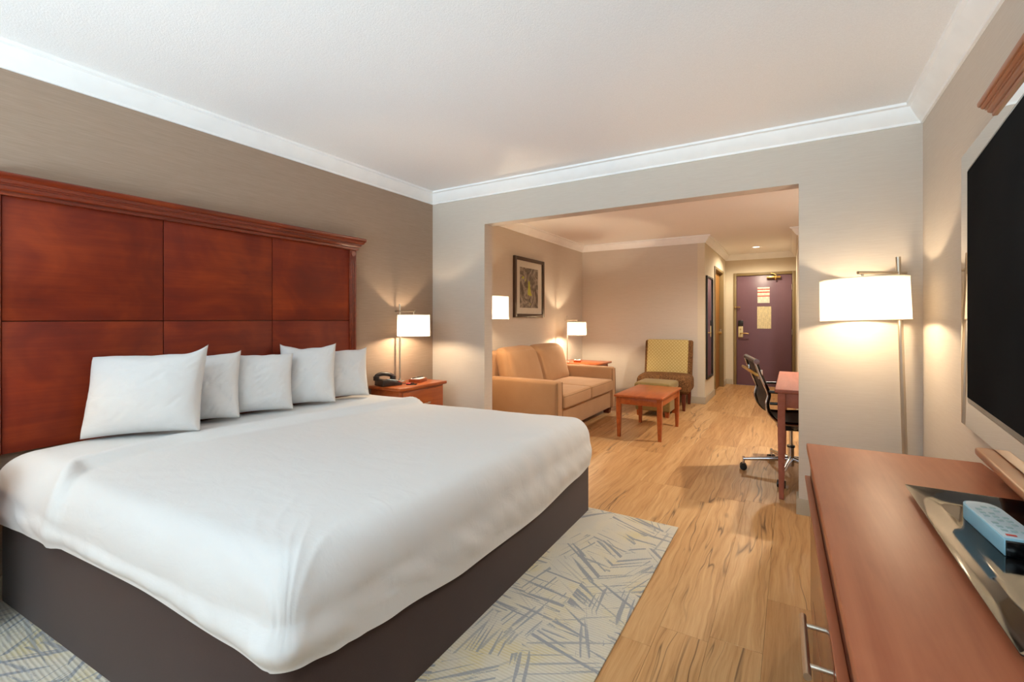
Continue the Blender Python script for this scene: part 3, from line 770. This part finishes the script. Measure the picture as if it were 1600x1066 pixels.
for sx in (-.40, .36):
    for sy in (-.74, .74): prism('foot', [(-.035, 0), (.035, 0), (.045, .075), (-.045, .075)], 'y', sy-.035, sy+.035, MAT['foot'], sf).location.x = sx

# far end table
et = thing('end_table', (-2.70, 5.855, 0), 'cherry wood end table behind the far arm of the sofa', 'end table')
box('top', (-.33, -.295, .575), (.34, .295, .600), MAT['oakred'], et, bev=.006)
for a, b in (((-.28, -.25, .50), (.29, -.23, .575)), ((-.28, .23, .50), (.29, .25, .575)), ((.27, -.23, .50), (.29, .23, .575)), ((-.28, -.23, .50), (-.26, .23, .575))): box('apron', a, b, MAT['oakred'], et)
for sx in (-.285, .255):
    for sy in (-.255, .215): box('leg', (sx, sy, 0), (sx+.04, sy+.04, .575), MAT['oakred'], et)
mb2 = copy_tree(mb); mb2.location = (-2.76, 5.80, .60); mb2.name = 'memo_box.001'; tag(mb2, 'small wooden memo box beside the lamp on the end table', 'memo box')

# coffee table
ct = thing('coffee_table', (-1.375, 4.715, 0), 'low rectangular cherry wood coffee table with tapered legs', 'table', R(-.5))
box('top', (-.255, -.405, .420), (.255, .405, .443), MAT['oakred'], ct, bev=.005)
for a, b in (((-.205, -.375, .345), (.205, -.357, .420)), ((-.205, .357, .345), (.205, .375, .420)), ((-.232, -.345, .345), (-.214, .345, .420)), ((.214, -.345, .345), (.232, .345, .420))): box('apron', a, b, MAT['oakred'], ct)
def taper_leg(parent, x, y, w0, w1, z1, mat, name='leg', split=.3):
    bm = bmesh.new(); hs_ = []
    for z, w in ((0, w1), (z1*split*2, w0), (z1, w0)):
        hs_.append([bm.verts.new((x+dx*w/2, y+dy*w/2, z)) for dx, dy in ((-1, -1), (1, -1), (1, 1), (-1, 1))])
    for A, B in zip(hs_, hs_[1:]):
        for k in range(4): bm.faces.new((A[k], A[(k+1) % 4], B[(k+1) % 4], B[k]))
    bm.faces.new(hs_[0]); bm.faces.new(hs_[-1])
    es = [e for e in bm.edges if abs(e.verts[0].co.z-e.verts[1].co.z) > .01]
    bmesh.ops.bevel(bm, geom=es, offset=.003, segments=2, affect='EDGES', profile=.5)
    return autosmooth(from_bm(name, bm, mat, parent), 40)
for sx in (-.215, .215):
    for sy in (-.358, .358): taper_leg(ct, sx, sy, .048, .032, .420, MAT['oakred'])

# ottoman
ot = thing('ottoman', (-1.545, 5.635, 0), 'square olive cube ottoman with wooden feet in front of the armchair', 'ottoman')
rbox('body', (0, 0, .205), (.44, .42, .27), .018, MAT['olive'], ot, 5)
rbox('padded_top', (0, 0, .375), (.47, .45, .09), .032, MAT['olive'], ot, 8, (0, 0, .012))
for sx in (-.18, .18):
    for sy in (-.17, .17): prism('foot', [(-.02, 0), (.02, 0), (.028, .075), (-.028, .075)], 'y', sy-.025, sy+.025, MAT['oakred'], ot).location.x = sx

# armchair (front towards -y)
ac = thing('slipper_chair', (-1.565, 6.175, 0), 'armless brown tweed chair with gold patterned back panel by the far wall', 'armchair', R(4))
def seatfn(w): return Vector((w.x*(1-.02*w.z), w.y, w.z-.0*w.y))
rbox('seat', (0, -.02, .335), (.72, .52, .24), .075, MAT['tweed'], ac, 10, (0, 0, .022))
def backlean(w): return Vector((w.x*(1+.02*w.z), w.y+(w.z)*.20, w.z))
rbox('backrest', (0, .225, .63), (.67, .13, .58), .03, MAT['tweed'], ac, 8, (0, .012, .0), backlean)
rbox('back_panel', (-.005, .150, .690), (.575, .06, .485), .02, MAT['goldweave'], ac, 8, (0, .02, .0), backlean)
for sx in (-.28, .28):
    for sy in (-.235, .30): taper_leg(ac, sx, sy, .05, .034, .225, MAT['foot'])

# hall mirror
hm = thing('hall_mirror', (HL, 6.945, 1.105), 'tall narrow black-framed mirror hung on the hall wall', 'mirror')
hw, hh2 = .275, .76
for a, b in (((.001, -hw, -hh2), (.028, -hw+.03, hh2)), ((.001, hw-.03, -hh2), (.028, hw, hh2)), ((.001, -hw+.03, hh2-.03), (.028, hw-.03, hh2)), ((.001, -hw+.03, -hh2), (.028, hw-.03, -hh2+.03))): box('frame_side', a, b, MAT['black'], hm)
box('mirror_glass', (.001, -hw+.03, -hh2+.03), (.012, hw-.03, hh2-.03), MAT['mirror'], hm, bev=0)

# desk
dk_ = thing('writing_desk', (.27, 3.91, 0), 'reddish wooden writing desk just past the wall opening', 'desk')
box('top', (-.375, -.575, .725), (.365, .60, .750), MAT['desk'], dk_, bev=.005)
for a, b in (((-.325, -.550, .625), (.325, -.530, .725)), ((-.325, .545, .625), (.325, .565, .725)), ((-.355, -.515, .706), (-.335, .525, .725)), ((.325, -.53, .625), (.345, .545, .725))): box('apron', a, b, MAT['desk'], dk_)
for sx in (-.335, .33):
    for sy in (-.540, .555):
        lg = taper_leg(dk_, sx, sy, .046, .030, .725, MAT['desk'])

# office chair (front towards +x)
oc = thing('office_chair', (-.01, 3.93, 0), 'swivel office chair with dark sling back and chrome base tucked at the desk', 'office chair', R(13))
RAIL = [(.27, .425), (.22, .452), (.10, .455), (-.05, .448), (-.14, .462), (-.195, .52), (-.212, .59), (-.200, .66), (-.225, .73), (-.262, .82), (-.288, .895)]
for s_ in (-1, 1):
    tube('side_rail', [(x, s_*.235, z) for x, z in RAIL], .0135, MAT['blackgloss'], oc, seg=10)
    tube('chrome_edge', [(x+.004 if z < .5 else x-.012, s_*.249, z-.006 if z < .5 else z) for x, z in RAIL], .008, MAT['chrome'], oc, seg=8)
def sling(name, pts, parent):
    bm = bmesh.new(); rows = []
    for x, z in pts:
        rows.append([bm.verts.new((x + .012*(1-(2*k/8-1)**2)*(-1 if z > .5 else 0), -.235+.47*k/8, z-(.012*(1-(2*k/8-1)**2) if z < .5 else 0))) for k in range(9)])
    for A, B in zip(rows, rows[1:]):
        for k in range(8): bm.faces.new((A[k], A[k+1], B[k+1], B[k]))
    r = bmesh.ops.solidify(bm, geom=list(bm.faces), thickness=.006)
    return from_bm(name, bm, MAT['mesh'], parent, True)
def fine(pts, n=5):
    out = []
    for a, b in zip(pts, pts[1:]):
        for k in range(n): out.append((a[0]+(b[0]-a[0])*k/n, a[1]+(b[1]-a[1])*k/n))
    return out+[pts[-1]]
sling('seat_sling', fine(RAIL[:5]), oc); sling('back_sling', fine(RAIL[4:]), oc)
hr = cyl('head_roll', (-.290, -.250, .905), (-.290, .250, .905), .020, MAT['mesh'], oc)
for s_ in (-1, 1): cyl('roll_cap', (-.290, s_*.246, .905), (-.290, s_*.256, .905), .021, MAT['chrome'], hr)
tube('back_stretcher', [(-.262, -.235, .80), (-.285, -.235, .808), (-.325, -.16, .83), (-.33, .16, .83), (-.285, .235, .808), (-.262, .235, .80)], .011, MAT['brass'], oc)
for s_ in (-1, 1):
    box('clamp', (-.278, s_*.235-.012, .775), (-.246, s_*.235+.012, .845), MAT['chrome'], oc, bev=.004)
    tube('armrest', [(-.20, s_*.255, .598), (-.10, s_*.28, .602), (.05, s_*.285, .60), (.09, s_*.285, .64), (.06, s_*.285, .678), (-.06, s_*.28, .682), (-.205, s_*.25, .684)], .011, MAT['black'], oc)
box('tilt_mechanism', (-.09, -.06, .355), (.10, .06, .40), MAT['black'], oc, bev=.01)
for s_ in (-1, 1): tube('seat_bracket', [(0, s_*.05, .385), (.0, s_*.15, .40), (0, s_*.228, .44)], .012, MAT['black'], oc)
tube('height_lever', [(.04, -.05, .37), (.06, -.16, .365), (.07, -.24, .362)], .005, MAT['black'], oc, seg=8)
cyl('gas_column', (0, 0, .20), (0, 0, .36), .014, MAT['chrome'], oc)
cyl('column_sleeve', (0, 0, .07), (0, 0, .225), .024, MAT['chrome'], oc)
cyl('column_collar', (0, 0, .218), (0, 0, .232), .029, MAT['black'], oc)
for k in range(5):
    a = R(175+72*k); ca, sa = math.cos(a), math.sin(a)
    lg = cyl('base_leg', (ca*.02, sa*.02, .125), (ca*.345, sa*.345, .088), .020, MAT['chrome'], oc, r1=.012)
    cs_ = thing('x', (0, 0, 0), None, None); bpy.data.objects.remove(cs_)
    cyl('caster_stem', (ca*.343, sa*.343, .03), (ca*.343, sa*.343, .105), .010, MAT['chrome'], lg)
    wx, wy = ca*.345, sa*.345
    for s_ in (-1, 1):
        cyl('caster_wheel', (wx+s_*.008*-sa, wy+s_*.008*ca, .028), (wx+s_*.026*-sa, wy+s_*.026*ca, .028), .027, MAT['black'], lg, seg=18)

# ------------------------------------------------------------------ dresser wall
dr = thing('dresser', (.352, .95, 0), 'long reddish cherry wood dresser with bar handles under the television', 'dresser', R(1.25))
# local: front edge x=-.275, back x=.285, far end y=1.16
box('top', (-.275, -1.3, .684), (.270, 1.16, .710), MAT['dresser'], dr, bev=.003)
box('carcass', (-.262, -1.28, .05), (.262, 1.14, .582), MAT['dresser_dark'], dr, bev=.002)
box('top_rail', (-.262, -1.28, .582), (.262, 1.14, .684), MAT['dresser_rail_shade'], dr, bev=.001)
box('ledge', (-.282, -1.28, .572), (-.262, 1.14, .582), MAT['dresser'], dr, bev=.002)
yy = .68
for k in range(3):
    for z0, z1 in ((.335, .568), (.09, .325)):
        d_ = box('drawer', (-.280, yy-.62, z0), (-.262, yy, z1), MAT['dresser_dark'], dr, bev=.003)
        zc, yc = z1-.045, yy-.53
        cyl('handle_bar', (-.325, yc-.10, zc), (-.325, yc+.10, zc), .0075, MAT['nickel'], d_)
        for q in (-.066, .066): cyl('handle_post', (-.28, yc+q, zc), (-.325, yc+q, zc), .005, MAT['nickel'], d_, seg=12)
    yy -= .635
box('plinth', (-.24, -1.26, 0), (.25, 1.12, .05), MAT['dresser_dark'], dr, bev=0)

# big mirror on the television wall, hung at a slight angle
mr = thing('wall_mirror', (.625, 2.42, 0), 'large mirror with orange wooden cornice and ledge hung behind the television', 'mirror', R(-4.2))
# local: -y along the glass towards the camera, -x out of the wall
box('mirror_glass', (-.006, -1.9, .795), (0, 0, 1.898), MAT['mirror'], mr, bev=0)
box('backing_board', (0, -1.9, .80), (.012, -.003, 1.893), MAT['frame'], mr, bev=0)
cm = [(0, 1.885), (.008, 1.885), (.010, 1.890), (.010, 1.900), (.014, 1.901), (.022, 1.908), (.024, 1.914), (.024, 1.920), (.030, 1.921), (.030, 1.928), (.036, 1.929), (.042, 1.936), (.042, 1.942), (.048, 1.943), (.052, 1.950), (.052, 1.962), (-.02, 1.962), (-.02, 1.885)]
sweep('cornice', [(-.006, -1.9), (-.006, -.47), (.001, -.47)], [(d*.72, 1.955-(1.962-z)*.8) for d, z in cm], MAT['orange_trim'], mr)
box('ledge', (-.050, -1.9, .765), (.002, -.43, .792), MAT['orange_trim'], mr, bev=.008)

# television
tv = thing('television', (.447, 1.700, 1.322), 'flat black television mounted in front of the mirror', 'television', R(-6.2))
box('bezel', (.0, -1.16, -.345), (.045, 0, .345), MAT['blackgloss'], tv, bev=.012, seg=4)
o = box('screen', (-.0025, -1.135, -.322), (.002, -.022, .328), MAT['screen'], tv, bev=.001)
box('mount_plate', (.045, -.75, -.12), (.06, -.45, .12), MAT['black'], tv)
tube('mount_arm', [(.055, -.60, 0), (.10, -.55, 0), (.145, -.50, 0)], .02, MAT['black'], tv, sub=3)

# tray
tr = thing('serving_tray', (.457, 1.275, .7105), 'glossy black rectangular tray with flared rim on the dresser', 'tray')
def tray():
    bm = bmesh.new(); hx, hy = .162, .380; rings = []
    for (i, z, rad) in ((.075, .004, .05), (.066, .0042, .05), (.058, .0052, .045), (.050, .0072, .04), (.025, .0145, .02), (.004, .0205, .006), (0, .0210, .004), (.0005, .0185, .004), (.026, .0120, .02), (.052, .0042, .04), (.062, .0012, .045), (.072, 0, .05)):
        ax, ay = hx-i, hy-i; ring = []
        for qx, qy, a0 in ((1, 1, 0), (-1, 1, 90), (-1, -1, 180), (1, -1, 270)):
            for k in range(7):
                a = R(a0+15*k); ring.append(bm.verts.new((qx*(ax-rad)+rad*math.cos(a), qy*(ay-rad)+rad*math.sin(a), z)))
        rings.append(ring)
    for A, B in zip(rings, rings[1:]):
        n = len(A)
        for k in range(n): bm.faces.new((A[k], A[(k+1) % n], B[(k+1) % n], B[k]))
    bm.faces.new(rings[0]); bm.faces.new(rings[-1])
    return autosmooth(from_bm('tray_dish', bm, MAT['blackgloss'], tr), 60)
tray()

# remote control: front narrows to a rounded far end
rm = thing('remote_control', (.428, 1.412, .7152), 'pale blue and white remote control lying in the black tray', 'remote control', R(4.5))
def outline(s):
    L, w = .115*s, .036
    pts = [(-w*s, -L), (w*s, -L)]
    for k in range(9):
        t = k/8; a = R(90*t); pts.append((w*s*(1-.30*math.sin(a)*.0)*math.cos(a*.0+a*.62)**.9 if False else w*s*math.cos(a)**.55, L-.045+.045*math.sin(a)))
    for k in range(8, -1, -1):
        t = k/8; a = R(90*t); pts.append((-w*s*math.cos(a)**.55, L-.045+.045*math.sin(a)))
    out = []
    for p in pts:
        if not out or (abs(out[-1][0]-p[0])+abs(out[-1][1]-p[1])) > 1e-5: out.append(p)
    return out
prism('remote_body', outline(1), 'z', 0, .036, MAT['remote_blue'], rm, .0018)
prism('remote_face', outline(.93), 'z', .0355, .0385, MAT['remote_white'], rm, .0008)
box('battery_end', (-.034, -.1180, .001), (.034, -.1145, .034), MAT['blackgloss'], rm, bev=.001)
box('power_button', (-.026, -.100, .0385), (-.008, -.093, .0405), MAT['redplastic'], rm, bev=.0008)
for j in range(8):
    for i in range(3):
        if (i+j) % 4 == 3: continue
        box('button', (-.024+i*.017, -.076+j*.020, .0385), (-.013+i*.017, -.066+j*.020, .0402), MAT['remote_button'], rm, bev=.0008)
